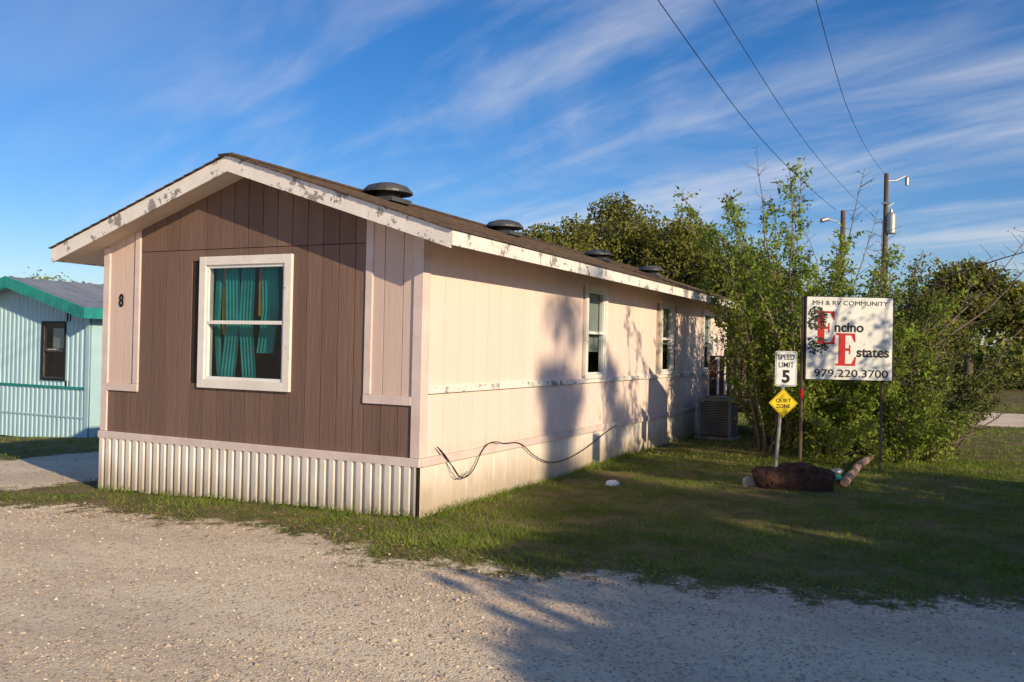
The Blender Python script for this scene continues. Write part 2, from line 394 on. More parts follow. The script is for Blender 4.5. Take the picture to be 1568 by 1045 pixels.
corr_g(mb,wx0,wx1,by0,K(G+1.1),K(wz0),.1333,.02,0)
corr_g(mb,bx0,bx1,by0,K(G-.1),K(G+1.04),.15,.02,0)
mb.box(bx0,bx1,by0-.03,by0+.01,G+1.04,G+1.1,1);mb.box(bx0,bx1,by0-.03,by0-.021,G+.42,G+.45,0)
mb.box(bx0,bx0+.05,by0+.03,by1,G-.2,2.35);mb.box(bx1-.05,bx1,by0+.03,by1,G-.2,2.35);mb.box(bx0,bx1,by1,by1+.05,G-.2,2.35)
mb.box(bx1-.1,bx1+.02,by0-.04,by0-.022,G,2.3,0)
mb.obj('walls',[M_blue,M_teal],bh)
mb=MB()
for xa,xb in ((bx0-.3,bm),(bm,bx1+.3)):
    mb.sbox(xa,xb,by0-.4,by1+.3,brt(xa)-.06,brt(xa),brt(xb),0,brt(xb)-.06)
    n=40
    for k in range(n):
        u0=xa+(xb-xa)*k/n;u1=xa+(xb-xa)*(k+.6)/n;u2=xa+(xb-xa)*(k+1)/n
        mb.sbox(u0,u1,by0-.43,by0-.402,brt(u0)-.24,brt(u0)+.01,brt(u1)+.01,1,brt(u1)-.24)
        mb.sbox(u1,u2,by0-.415,by0-.402,brt(u1)-.24,brt(u1)+.01,brt(u2)+.01,1,brt(u2)-.24)
    mb.sbox(xa,xb,by0-.40,by0-.02,brt(xa)-.12,brt(xa)-.062,brt(xb)-.062,2,brt(xb)-.12)
    for k in range(0,28):
        yy=by0-.3+k*.4
        mb.sbox(xa,xb,yy,yy+.03,brt(xa)+.001,brt(xa)+.025,brt(xb)+.025,0,brt(xb)+.001)
mb.box(bx1+.3,bx1+.33,by0-.43,by1+.3,brt(bx1+.3)-.22,brt(bx1+.3)+.01,1)
mb.obj('metal_roof',[M_tin,M_teal,M_blue],bh)
window_front(bh,wx0,wx1,wz0,wz1,by0-.005,.04,[M_black,M_vent])
mb=MB();mb.box(wx0,wx1,by0+.25,by0+.27,wz0,wz1);mb.obj('interior',M_room,bh)
mb=MB();mb.box(wx0+.2,wx1-.15,by0+.1,by0+.12,wz0+.7,wz1-.15);mb.box(wx0+.2,wx1-.35,by0-.03,by0+.08,wz0+.66,wz0+.69);mb.obj('curtain',M_blind,bh)
# ------------------------------------------------------------------ ground
def bnd(x):
    return np.interp(x,[-60,-13,-9.2,-6.8,-5.1,-3.9,-2.6,-1.46,.45,5,30,60],[6.2,6.0,6.0,6.1,6.04,5.8,5.8,6.25,6.7,7.2,9,10])
def gravelmask(x,y):
    wob=.12*np.sin(x*2.1)+.09*np.sin(x*5.3+1)+.06*np.sin(x*9.7+y)+.05*np.sin(x*17+2*y)
    a=(bnd(x)+wob-y)/1.1
    b=np.minimum(np.minimum(x+13.4+.1*np.sin(y),-9.75-x+.08*np.sin(y*1.7)),y-6.75)/.6
    c=np.minimum(np.minimum(y-24.4-.05*x,30.5+.05*x-y),x+2.5)/.6
    return np.clip(np.maximum(np.maximum(a,b),c)+.5,0,1)
xs=np.concatenate([-np.geomspace(900,26,22),np.arange(-25,12,.14),np.geomspace(12.2,900,24)])
ys=np.concatenate([-np.geomspace(400,3,16),np.arange(-2.5,33,.14),np.geomspace(33.3,1200,26)])
GX,GY=np.meshgrid(xs,ys)
V=np.stack([GX.ravel(),GY.ravel(),gz(GX,GY).ravel()],1)
nx_,ny_=len(xs),len(ys);ii=(np.arange(ny_-1)[:,None]*nx_+np.arange(nx_-1)[None,:]).ravel()
Fq=np.stack([ii,ii+1,ii+1+nx_,ii+nx_],1)
m,nt,b=newmat('ground_soil')
at=N(nt,'ShaderNodeAttribute');at.attribute_name='gravel'
vc=coords(nt)
f=ramp(nt,math_(nt,'ADD',at.outputs['Fac'],math_(nt,'MULTIPLY',math_(nt,'SUBTRACT',noise(nt,vc,4,7,.75),.5),2.4)),.38,.68)
n1=noise(nt,coords(nt,(.35,1,1)),1.1,4,.65)
vo=N(nt,'ShaderNodeTexVoronoi');vo.inputs['Scale'].default_value=62;nt.links.new(vc,vo.inputs['Vector'])
hs=N(nt,'ShaderNodeSeparateColor');nt.links.new(vo.outputs['Color'],hs.inputs[0])
gr=mixc(nt,ramp(nt,n1,.40,.60),(.95,.77,.53),(.76,.59,.41))
gr=mixc(nt,math_(nt,'MULTIPLY',ramp(nt,noise(nt,vc,26,5,.8),.55,.66),.6),gr,(.42,.30,.19))
gr=mixc(nt,math_(nt,'MULTIPLY',hs.outputs[0],.35),gr,(.97,.87,.71))
gr=mixc(nt,math_(nt,'MULTIPLY',ramp(nt,hs.outputs[1],.88,.94),.7),gr,(.32,.23,.17))
so=mixc(nt,ramp(nt,noise(nt,vc,2.2,5,.7),.38,.62),(.10,.115,.035),(.24,.18,.09))
so=mixc(nt,math_(nt,'MULTIPLY',ramp(nt,noise(nt,vc,60,3,.7),.45,.7),.5),so,(.28,.24,.11))
nt.links.new(mixc(nt,f,so,gr),b.inputs['Base Color']);b.inputs['Roughness'].default_value=.95;b.inputs['Specular IOR Level'].default_value=.1
h=math_(nt,'ADD',math_(nt,'MULTIPLY',vo.outputs['Distance'],-.8),math_(nt,'ADD',noise(nt,vc,80,4,.8),math_(nt,'MULTIPLY',noise(nt,vc,8,4,.65),2.0)))
bump(nt,b,h,.7,.021)
g=npmesh('ground',V,Fq,[m])
at_=g.data.attributes.new('gravel','FLOAT','POINT');at_.data.foreach_set('value',gravelmask(V[:,0],V[:,1]).astype(np.float32))
g.data.polygons.foreach_set('use_smooth',[True]*len(g.data.polygons))
rng=np.random.default_rng(11)
def survey(n,D0,D1,pw,spread=.72,ex=1.0):
    D=(rng.uniform(D0**pw,D1**pw,n))**(1/pw);lat=rng.uniform(-1,1,n)*(spread*D+ex)
    return lat*R[0]+D*F[0],lat*R[1]+D*F[1],D
x,y,D=survey(130000,2.2,10,1.15)
pt=np.sin(x*1.1+2*np.sin(y*.8))*np.sin(y*1.4+np.sin(x*1.9))
k=(gravelmask(x,y)>rng.uniform(.3,.7,len(x)))&(rng.uniform(size=len(x))<.55+.45*pt);x,y,D=x[k],y[k],D[k];n=len(x)
s=rng.lognormal(-5.3,.55,n).clip(.002,.021)
o6=np.array([[1,0,0],[0,1,0],[-1,0,0],[0,-1,0],[0,0,1],[0,0,-1]],float)
P=o6[None]*rng.uniform(.6,1.3,(n,6,1))*s[:,None,None]+rng.normal(size=(n,6,3))*s[:,None,None]*.22
P[:,:,2]*=.6
P+=np.stack([x,y,gz(x,y)+s*.25],1)[:,None]
t8=np.array([[0,1,4],[1,2,4],[2,3,4],[3,0,4]])
Ft=(t8[None]+6*np.arange(n)[:,None,None]).reshape(-1,3)
M_st=mat('gravel_stone',(.82,.67,.49),(.66,.52,.38),30,.9,island=.7)
npmesh('gravel_driveway',P.reshape(-1,3),Ft,[M_st])
def blades(x,y,h,w):
    n=len(x);th=rng.uniform(0,2*np.pi,n);z=gz(x,y)-.005
    lean=rng.normal(size=(n,2))*(h*.7)[:,None]
    dx,dy=np.cos(th)*w/2,np.sin(th)*w/2
    return np.stack([np.stack([x-dx,y-dy,z],1),np.stack([x+dx,y+dy,z],1),np.stack([x+lean[:,0]+dx*.3,y+lean[:,1]+dy*.3,z+h],1),],1)
Bs=[]
for n,D0,D1,pw,hh,ww in ((290000,5.5,14,1.0,.036,.009),(130000,12,32,1.0,.05,.024)):
    x,y,D=survey(n,D0,D1,pw)
    gm=gravelmask(x,y);ins=(x>XL-.03)&(x<XR+.03)&(y>YF-.03)&(y<YB)
    pat=.5+.5*np.sin(x*1.7+np.sin(y*1.3)*2)*np.sin(y*2.1+np.sin(x*.9)*2)
    pat2=.5+.5*np.sin(x*4.3+np.sin(y*3.7)*2)*np.sin(y*4.9+np.sin(x*3.1)*2)
    worn=np.clip((-x-5.5)/3,0,1)*.42
    tuft=((np.abs(x-XR)<.16)&(y>YF)&(y<YB))|((np.abs(y-YF)<.12)&(x>XL)&(x<XR))
    k=(gm<rng.uniform(.05,.65,n)) & ~ins & ((rng.uniform(size=n)<.08+.5*pat+.4*pat2-worn)|tuft) & ~((x<-9)&(y>30))
    x,y=x[k],y[k];pat=pat[k];pat2=pat2[k];tf=tuft[k]
    Bs.append(blades(x,y,hh*rng.uniform(.4,1.5,len(x))*(.6+.4*pat+.4*pat2)*(1+1.2*tf),ww*rng.uniform(.6,1.3,len(x))))
Bv=np.concatenate(Bs).reshape(-1,3)
M_gr=leafmat('grass_blade',(.15,.25,.03),(.35,.39,.09),.35,.9,.6)
npmesh('grass',Bv,np.arange(len(Bv)).reshape(-1,3),[M_gr])
x,y,D=survey(16000,5.3,14,1.1);gm=gravelmask(x,y)
k=(gm>.02)&(gm<.8)|(rng.uniform(size=len(x))<.16)
ins=(x>XL-.03)&(x<XR+.03)&(y>YF-.03)&(y<YB);k&=~ins&(y>5.2)
x,y=x[k],y[k];C=np.stack([x,y,gz(x,y)+.015],1);lv,lf=leafquads(C,.015,rng);lv[:,2]=(lv[:,2]-gz(lv[:,0],lv[:,1]))*.5+.01+gz(lv[:,0],lv[:,1])
M_lit=leafmat('dead_leaf',(.28,.17,.09),(.42,.3,.17),.1)
npmesh('leaf_litter',lv,lf,[M_lit])
# ------------------------------------------------------------------ trees
L_oak=leafmat('oak_leaves',(.14,.17,.04),(.29,.26,.07),.3,.6,.4)
L_ced=leafmat('cedar_leaves',(.08,.11,.03),(.13,.14,.05),.3,.6,.4)
L_brt=leafmat('shrub_leaves',(.22,.33,.04),(.40,.48,.10),.4,2,.35)
L_drk=leafmat('dark_leaves',(.12,.17,.035),(.22,.24,.08),.3,2,.4)
L_yel=leafmat('spring_leaves',(.27,.31,.05),(.42,.39,.09),.4,.6,.4)
def combine(name,mb,lv,lf,mats,par=None):
    tv=np.array(mb.v).reshape(-1,3);nb=len(tv)
    faces=[f for f in mb.f if len(f)==4]
    Vv=np.concatenate([tv,lv]) ;Fa=np.concatenate([np.array(faces).reshape(-1,4),lf+nb])
    mi=np.concatenate([np.zeros(len(faces)),np.ones(len(lf))])
    return npmesh(name,Vv,Fa,mats,mi,par)
def tree(name,lat,D,H,cr,seed,nl,ls,tr=.2,cb=.3,clumps=70,cs=.42,leaf=None,world=None,shell=.45):
    r=np.random.default_rng(seed);bx,by=world or cw(lat,D);b0=np.array([bx,by,gzf(bx,by)-.05])
    mb=MB();cz=H*(cb+(1-cb)*.45);rz=H-cz
    fork=b0+[r.normal()*.15,r.normal()*.15,H*cb]
    mb.tube([b0,(b0+fork)/2+[.02*H*r.normal(),0,0],fork],[tr*1.25,tr,tr*.85],8)
    u=r.normal(size=(clumps,3));u/=np.linalg.norm(u,axis=1)[:,None];u*=(r.uniform(.2,1,clumps)**shell)[:,None]
    u[:,2]=np.where(u[:,2]<-.6,-.3,u[:,2])
    C=b0+[0,0,cz]+u*[cr,cr,rz]*.86*r.uniform(.85,1.08,(clumps,1))
    limbs=[]
    for i in range(8):
        th=2*math.pi*i/8+r.uniform(-.3,.3);e=b0+np.array([math.cos(th)*cr*.55,math.sin(th)*cr*.55,cz+rz*r.uniform(-.2,.5)])
        md=(fork+e)/2+[0,0,-.08*H*r.uniform(0,1)]+r.normal(size=3)*.1
        mb.tube([fork,md,e],[tr*.6,tr*.4,tr*.2],5);limbs+= [md,e,(md+e)/2]
    limbs=np.array(limbs)
    for c in C:
        j=np.argmin(((limbs-c)**2).sum(1));q=limbs[j];md=(q+c)/2+r.normal(size=3)*.12
        mb.tube([q,md,c],[tr*.18,tr*.12,tr*.04],4)
    w=r.uniform(.5,1.5,clumps);w/=w.sum();idx=r.choice(clumps,nl,p=w)
    sg=cr*cs*r.uniform(.25,.5,clumps)
    g_=r.normal(size=(nl,3));g_/=np.linalg.norm(g_,axis=1)[:,None];g_*=(r.uniform(0,1,nl)**.4)[:,None]*1.9
    P=C[idx]+g_*sg[idx][:,None]*[1,1,.7]
    lv,lf=leafquads(P,ls,r)
    return combine(name,mb,lv,lf,[M_bark,leaf or L_oak])
def shrub(name,lat,D,H,sp,seed,stems,ls,leaf,leafn=14,up=.8,base_r=.25,bare=0.,world=None,twl=.35,low=.12,wob=.10):
    r=np.random.default_rng(seed);bx,by=world or cw(lat,D)
    mb=MB();LP=[]
    for s in range(stems):
        th=r.uniform(0,2*math.pi);hh=H*r.uniform(.55,1.0) if s else H
        p=np.array([bx+base_r*r.normal(),by+base_r*r.normal(),gzf(bx,by)-.03])
        out=np.array([math.cos(th),math.sin(th),0])*sp*r.uniform(.1,1)/max(H,.1)
        d=np.array([out[0],out[1],up]);pts=[p];n=12
        for k in range(n):
            d=d+r.normal(size=3)*wob+[0,0,.03];dd=d/np.linalg.norm(d);p=p+dd*hh/n*1.08;pts.append(p)
        r0=.010+.005*H*r.uniform(.6,1)
        mb.tube(pts,[r0*(1-.85*i/n) for i in range(n+1)],5)
        isbare=r.uniform()<bare
        for k in range(1,n+1):
            if k/n<low: continue
            for q in range(4):
                a=r.uniform(0,2*math.pi);tl=twl*r.uniform(.4,1.4)*(1.15-.6*k/n)
                td=np.array([math.cos(a),math.sin(a),r.uniform(.1,1.1)]);td/=np.linalg.norm(td)
                o=pts[k]+(pts[k-1]-pts[k])*r.uniform()
                e=o+td*tl;md=(o+e)/2+r.normal(size=3)*.02
                mb.tube([o,md,e],[.006,.0045,.003],3)
                nn=0 if isbare else int(leafn*r.uniform(.3,1.7))
                if nn:
                    t=r.uniform(.1,1.1,(nn,1));LP.append(o+td*tl*t+r.normal(size=(nn,3))*.05)
    P=np.concatenate(LP) if LP else np.zeros((1,3));lv,lf=leafquads(P,ls,r,.5)
    return combine(name,mb,lv,lf,[M_twig,leaf])
shrub('sapling_tree',4.5,15.0,4.6,1.1,21,15,.036,L_brt,18,low=.28,base_r=.2)
shrub('flowering_shrub',5.15,15.4,3.8,1.9,22,24,.037,L_brt,18,base_r=.35)
shrub('flowering_shrub',6.1,15.4,3.3,1.9,23,24,.036,L_brt,18,base_r=.4)
shrub('green_bush',5.95,14.0,1.6,1.3,24,28,.032,L_brt,16,base_r=.4,twl=.3,low=0,wob=.18)
shrub('green_bush',5.1,14.3,1.7,.9,28,24,.032,L_brt,16,base_r=.3,twl=.3,low=0,wob=.18)
shrub('thorny_shrub',6.95,15.6,3.3,1.5,25,38,.032,L_drk,18,base_r=.4,bare=.3,low=0,wob=.15)
shrub('thorny_shrub',6.6,14.6,2.0,1.1,29,24,.032,L_drk,16,base_r=.35,bare=.15,low=0,wob=.18)
shrub('bare_sapling',6.0,15.6,5.3,3.0,26,11,.026,L_brt,2,base_r=.2,bare=.5,low=.3,twl=.45,wob=.15)
# saplings on the verge, just outside the view, whose branches shade the far part of the wall
shrub('sapling_tree',0,0,6.0,1.5,71,9,.045,L_brt,9,base_r=.2,low=.25,twl=.5,world=(3.6,10.0))
shrub('sapling_tree',0,0,5.6,1.5,72,8,.045,L_brt,9,base_r=.2,low=.25,twl=.5,world=(4.4,11.6))
# oaks behind the home
tree('oak_tree',1.6,38,8.3,2.6,31,24000,.085,clumps=80,cs=.5)
tree('oak_tree',4.4,40,8.9,2.9,32,26000,.085,clumps=85,cs=.5)
tree('oak_tree',7.1,38,8.4,2.7,33,24000,.085,clumps=80,cs=.5)
tree('oak_tree',9.2,36,6.5,2.3,34,15000,.09,clumps=70,cs=.5)
tree('oak_tree',22.8,44,6.6,3.0,35,13000,.11,cb=.4)
tree('oak_tree',26.5,43,5.9,2.8,37,12000,.11,cb=.35,leaf=L_yel)
tree('oak_tree',19.6,42,4.6,2.2,36,8000,.11,cb=.25,leaf=L_yel)
tree('bare_tree',-20.4,39,6.0,1.7,39,2200,.08,leaf=L_yel)
tree('oak_tree',-24.2,41,5.3,2.0,43,7000,.1,leaf=L_oak)
r=np.random.default_rng(77);Cs=[];
for lat0,lat1,D,h,nn in ((8,70,64,4.2,64),(-80,-18,62,5.0,44),(-18,10,75,5.5,24),(20,40,52,1.9,40)):
    for i in range(nn):
        la=r.uniform(lat0,lat1);dd=D+r.normal()*4;x,y=cw(la,dd);hh=h*r.uniform(.5,1.1);k=300
        for q in range(5):
            c=np.array([x,y,0])+[r.normal()*1.3,r.normal()*1.3,hh*r.uniform(.12,.85)]
            Cs.append(c+r.normal(size=(k//5,3))*[.85,.85,.5])
P=np.concatenate(Cs);P[:,2]=np.maximum(P[:,2],-.4)
lv,lf=leafquads(P,.22,r,.7);npmesh('distant_trees',lv,lf,[leafmat('far_leaves',(.18,.22,.05),(.34,.33,.09),.3,.2)])
# trees beside the photographer (they shade the verge)
def hedge(name,x,y,H,rr,seed,nl=14000): return tree(name,0,0,H,rr,seed,nl,.12,.12,.08,70,.5,L_ced,world=(x,y))
hedge('cedar_tree',8.7,1.9,5.2,2.3,51,18000);hedge('cedar_tree',9.8,4.7,5.3,2.2,52);hedge('cedar_tree',10.3,7.8,4.8,1.8,53)
hedge('cedar_tree',11.6,11.2,4.0,1.1,54,6000);hedge('cedar_tree',12,18.5,3.6,1.2,55,5000);hedge('cedar_tree',11.6,-.5,6.2,2.2,57,18000)
for i,(wy,top,cr_) in enumerate(((8.95,3.5,.85),(10.55,3.5,.85),(9.75,2.3,.7),(12.5,3.0,.7))):
    tree('cypress_tree',0,0,32*.384+top,cr_,61+i,6500,.12,.16,.08,36,.95,L_ced,world=(-4.57+32*.911,wy-32*.411))
# ------------------------------------------------------------------ signs
SD=12.5
cx,cy=cw(4.79,SD)
sg=empty('community_sign',(cx,cy,0),YAW)
mb=MB();w,zb,zt=.61,1.30,2.47
mb.box(-w,w,-.012,.012,zb,zt,0)
mb.box(-w-.02,w+.02,.013,.04,zt-.02,zt+.012,1);mb.box(-w-.02,w+.02,.013,.04,zb-.012,zb+.02,1)
mb.box(-w-.022,-w-.002,-.016,.04,zb-.01,zt+.01,1);mb.box(w+.002,w+.022,-.016,.04,zb-.01,zt+.01,1)
mb.obj('sign_board',[M_signw,M_black],sg,local=True)
mb=MB();mb.tube([(-w-.045,.03,-.1),(-w-.045,.03,1.2),(-w-.03,.03,zt)],[.026,.026,.026],10,0)
mb.tube([(w-.1,.09,-.1),(w-.1,.06,zt-.1)],[.022,.022],10,0)
mb.tube([(-w-.046,.03,1.02),(-w-.046,.03,1.16)],[.03,.03],10,1,False);mb.obj('posts',[M_pole,M_red],sg,local=True)
yf=-.0135
def serifE(cx,cz,H,W):
    mb=MB();y0,y1=yf-.003,yf
    def b(x0,x1,z0,z1): mb.box(cx+x0*W,cx+x1*W,y0,y1,cz+z0*H,cz+z1*H)
    b(.12,.44,.061,.939);b(0,.92,0,.06);b(0,.90,.94,1);b(.441,.68,.46,.54);b(.62,.68,.36,.459);b(.62,.68,.541,.64)
    mb.hexa([(cx+.74*W,y0,cz+.061*H),(cx+.92*W,y0,cz+.061*H),(cx+.92*W,y1,cz+.061*H),(cx+.74*W,y1,cz+.061*H),(cx+.9*W,y0,cz+.28*H),(cx+.96*W,y0,cz+.28*H),(cx+.96*W,y1,cz+.28*H),(cx+.9*W,y1,cz+.28*H)])
    mb.hexa([(cx+.86*W,y0,cz+.74*H),(cx+.92*W,y0,cz+.74*H),(cx+.92*W,y1,cz+.74*H),(cx+.86*W,y1,cz+.74*H),(cx+.72*W,y0,cz+.939*H),(cx+.90*W,y0,cz+.939*H),(cx+.90*W,y1,cz+.939*H),(cx+.72*W,y1,cz+.939*H)])
    return mb
serifE(-.49,1.80,.47,.30).obj('big_letter_1',M_red,sg,local=True)
serifE(-.19,1.50,.46,.30).obj('big_letter_2',M_red,sg,local=True)
text('MH & RV COMMUNITY',sg,(0,yf-.001,2.385),.088,M_black,sx=1.2,name='line_1')
text('ncino',sg,(-.22,yf-.001,2.04),.19,M_black,align='LEFT',name='line_2',bold=.005)
text('states',sg,(.10,yf-.001,1.69),.20,M_black,align='LEFT',name='line_3',bold=.005)
text('979.220.3700',sg,(.03,yf-.001,1.385),.15,M_black,sx=1.3,name='line_4',bold=.001)
rr=random.Random(4);mb=MB()
for i in range(420):
    a=rr.uniform(0,6.28);q=rr.uniform(0,1)**.6
    top=i%5<3
    x=-.47+(.15 if top else .17)*q*math.cos(a);z=(2.16 if top else 1.78)+(.17 if top else .13)*q*math.sin(a);s=rr.uniform(.006,.02)
    if x<-.59: continue
    k=rr.uniform(0,6.28);y_=yf-.004-.0001*(i%9)
    mb.poly([(x+s*math.cos(k+j*1.257)*rr.uniform(.6,1.2),y_,z+s*math.sin(k+j*1.257)*rr.uniform(.6,1.2)) for j in range(5)][::-1])
mb.obj('tree_logo',M_logo,sg,local=True)
cx,cy=cw(3.90,SD)
sp=empty('speed_limit_sign',(cx,cy,0),YAW)
def rrect(mb,x0,x1,z0,z1,r,y0,y1,mi):
    pts=[]
    for (px,pz,a0) in ((x1-r,z1-r,0),(x0+r,z1-r,90),(x0+r,z0+r,180),(x1-r,z0+r,270)):
        for k in range(5): t=math.radians(a0+k*22.5);pts.append((px+r*math.cos(t),pz+r*math.sin(t)))
    mb.poly([(x,y0,z) for x,z in pts][::-1],mi);mb.poly([(x,y1,z) for x,z in pts],mi)
    for i in range(len(pts)):
        a,b=pts[i],pts[(i+1)%len(pts)];mb.quad((a[0],y0,a[1]),(b[0],y0,b[1]),(b[0],y1,b[1]),(a[0],y1,a[1]),mi)
mb=MB();rrect(mb,-.155,.155,1.19,1.69,.03,-.003,.003,0);rrect(mb,-.145,.145,1.20,1.68,.025,-.0045,-.0035,1);rrect(mb,-.138,.138,1.207,1.673,.022,-.006,-.005,0)
mb.obj('speed_plate',[M_signs,M_black],sp,local=True)
text('SPEED',sp,(0,-.0075,1.60),.105,M_black,name='speed_text',bold=.001,sx=.85);text('LIMIT',sp,(0,-.0075,1.49),.105,M_black,name='limit_text',bold=.001,sx=.9)
text('5',sp,(0,-.0075,1.32),.24,M_black,name='number_text',bold=.009)
mb=MB();c=.95;s=.205
for e,y_,mi in ((s,-.003,0),(s-.012,-.0045,1),(s-.02,-.006,0)):
    mb.poly([(0,y_,c-e),(e,y_,c),(0,y_,c+e),(-e,y_,c)],mi)
mb.poly([(0,.003,c-s),(-s,.003,c),(0,.003,c+s),(s,.003,c)],0)
o=mb.obj('diamond_plate',[M_yel,M_black],sp,local=True);o.location.x=-.03
text('QUIET',sp,(-.03,-.0075,.985),.075,M_black,name='quiet_text',bold=.001);text('ZONE',sp,(-.03,-.0075,.905),.075,M_black,name='zone_text',bold=.001)
mb=MB();mb.tube([(-.12,.03,-.1),(-.06,.03,.75),(.01,.028,1.66)],[.024,.024,.024],10);mb.obj('post',M_galv,sp,local=True)
ss=empty('street_sign',(2.3,8.75,0),math.radians(60))
mb=MB();mb.tube([(0,0,-.1),(0,0,3.3)],[.035,.035],10);mb.box(-.14,.14,-.045,-.035,2.95,3.35,0);mb.box(-.3,-.02,-.034,-.03,2.65,2.8,0);mb.obj('post_and_plate',M_galv,ss,local=True)
# planting-bed pieces
def lump(name,lat,D,sx,sy,sz,seed,mat_,sub=4,rz=YAW,amp=.3):
    x,y=cw(lat,D);bpy.ops.mesh.primitive_ico_sphere_add(subdivisions=sub,radius=1,location=(0,0,0));o=bpy.context.object;o.name=name
    for v in o.data.vertices:
        c=v.co.copy();p=Vector((c.x*sx,c.y*sy,c.z*sz))*(1.6/max(sx,.05))
        f=1+amp*mn.fractal(p+Vector((seed*7.3,seed,0)),.9,2.1,5)
        q=Vector((math.copysign(abs(c.x)**.75,c.x),math.copysign(abs(c.y)**.8,c.y),math.copysign(abs(c.z)**.8,c.z)))
        v.co=Vector((q.x*sx,q.y*sy,q.z*sz))*f
    o.location=(x,y,gzf(x,y)+sz*.25);o.rotation_euler=(0,0,rz);o.data.materials.append(mat_);return o
lump('rotten_stump',3.5,10.8,.45,.22,.24,3,M_rust,5)
lump('white_rock',1.27,10.8,.08,.06,.05,1,M_signs,3)
for i,(la,dd,s_) in enumerate(((4.05,11.7,.13),(4.3,11.9,.1),(3.02,10.9,.13),(4.55,12.2,.09),(3.75,11.5,.09))): lump('rock',la,dd,s_,s_*.8,s_*.7,i+11,M_rock,3)
def rough_log(name,p0,p1,r0,mat_,seed,n=12,k=12):
    rr=np.random.default_rng(seed);p0=np.array(p0,float);p1=np.array(p1,float);mb=MB()
    pts=[p0+(p1-p0)*i/k+rr.normal(size=3)*r0*.12 for i in range(k+1)]
    mb.tube(pts,[r0*rr.uniform(.8,1.1) for i in range(k+1)],n)
    return mb.obj(name,mat_)
a=cw(4.2,11.0);b_=cw(5.0,12.6);rough_log('border_log',(a[0],a[1],.06),(b_[0],b_[1],.07),.055,M_log,5)
a=cw(5.03,12.7);b_=cw(5.95,14.2);rough_log('border_log',(a[0],a[1],.07),(b_[0],b_[1],.07),.055,M_log,6)
x,y=cw(4.17,11.2);e=empty('solar_light',(x,y,0));mb=MB();mb.lathe((x,y,0.04),[(.0,0),(.045,0),(.05,.1),(.06,.11),(.06,.14),(.02,.17),(.001,.175)],16,0);mb.lathe((x,y,.04),[(.051,.03),(.053,.06),(.051,.09)],16,1);mb.obj('lamp_body',[M_galv,M_teal],e,smooth=True)
# ------------------------------------------------------------------ AC unit, porch
e=empty('air_conditioner',(-4.0,17.0,0));mb=MB();x0,x1,y0_,y1_=-4.35,-3.72,16.65,17.28
mb.box(x0-.06,x1+.06,y0_-.06,y1_+.06,-.03,.05,1)
for xx in (x0,x1-.05):
    for yy in (y0_,y1_-.05): mb.box(xx,xx+.05,yy,yy+.05,.051,.72)
mb.box(x0-.005,x1+.005,y0_-.005,y1_+.005,.72,.77);mb.box(x0+.05,x1-.05,y0_+.05,y1_-.05,.051,.7,2)
for k in range(20):
    z=.08+k*.032;mb.box(x0+.05,x1-.05,y0_+.005,y0_+.03,z,z+.016);mb.box(x1-.03,x1-.005,y0_+.05,y1_-.05,z,z+.016)
mb.lathe(((x0+x1)/2,(y0_+y1_)/2,.77),[(.24,0),(.24,.03),(.22,.035),(.05,.045),(.001,.045)],20);mb.obj('condenser',[M_ac,M_rock,M_back],e)
e=empty('wooden_porch',(-3.8,19,0));mb=MB()
px0,px1,py0,py1=-4.5,-3.1,18.1,19.8
for k in range(12): mb.box(px0,px1,py0+k*.142,py0+k*.142+.135,.56,.6)
for xx in (px0,px1-.09):
    for yy in (py0,(py0+py1)/2,py1-.09): mb.box(xx,xx+.09,yy,yy+.09,-.05,1.55)
mb.box(px0,px1,py0-.01,py0+.03,.44,.555);mb.box(px1-.03,px1+.01,py0,py1,.44,.555)
mb.box(px0,px1,py0-.002,py0+.092,1.551,1.58,0);mb.box(px1-.1,px1+.01,py0+.1,py1,1.551,1.59)
mb.box(px0,px1,py0+.02,py0+.05,.72,.78)
for k in range(10): mb.box(px0+.1+k*.13,px0+.14+k*.13,py0+.02,py0+.05,.78,1.5);mb.box(px1-.06,px1-.03,py0+.1+k*.16,py0+.14+k*.16,.6,1.5)
for k in range(3): mb.box(px1+.02+k*.27,px1+.3+k*.27,py0+.3,py0+1.3,.6-.15*(k+1)-.04,.6-.15*(k+1))
mb.obj('deck_and_rails',M_wood,e)
# ------------------------------------------------------------------ utility poles + lines
x1_,y1p=cw(19,45);up=empty('utility_pole',(x1_,y1p,0));mb=MB()
mb.tube([(x1_,y1p,-.3),(x1_,y1p,11.0)],[.17,.11],12,0)
mb.lathe((x1_+.28*R[0],y1p+.28*R[1]-.1,7.9),[(.001,0),(.24,0),(.25,.05),(.25,.95),(.2,1.05),(.08,1.1),(.06,1.25),(.001,1.27)],16,1)
mb.tube([(x1_,y1p,10.6),(x1_+.5*R[0],y1p+.5*R[1],10.65),(x1_+1.0*R[0],y1p+1.0*R[1],10.9)],[.04,.04,.03],6,1)
mb.lathe((x1_+1.05*R[0],y1p+1.05*R[1],10.4),[(.001,0),(.09,.02),(.1,.4),(.03,.5),(.001,.52)],10,1)
mb.box(x1_-.2,x1_+.2,y1p-.3,y1p-.2,9.4,9.5,1);mb.tube([(x1_,y1p,9.2),(x1_+.4*R[0],y1p+.4*R[1],9.5)],[.03,.03],6,1)
mb.obj('pole_and_transformer',[M_pole,M_galv],up)
x2_,y2p=cw(14.2,38);up=empty('street_lamp',(x2_,y2p,0));mb=MB()
mb.tube([(x2_,y2p,-.3),(x2_,y2p,7.9)],[.14,.1],12,0)
q=lambda l,z:(x2_+l*R[0],y2p+l*R[1],z)
mb.tube([q(0,7.2),q(-.3,7.45),q(-.65,7.5)],[.025,.025,.025],6,1);mb.tube([q(-.55,7.5),q(-.7,7.52),q(-.92,7.45),q(-1.0,7.38)],[.04,.10,.11,.03],10,1)
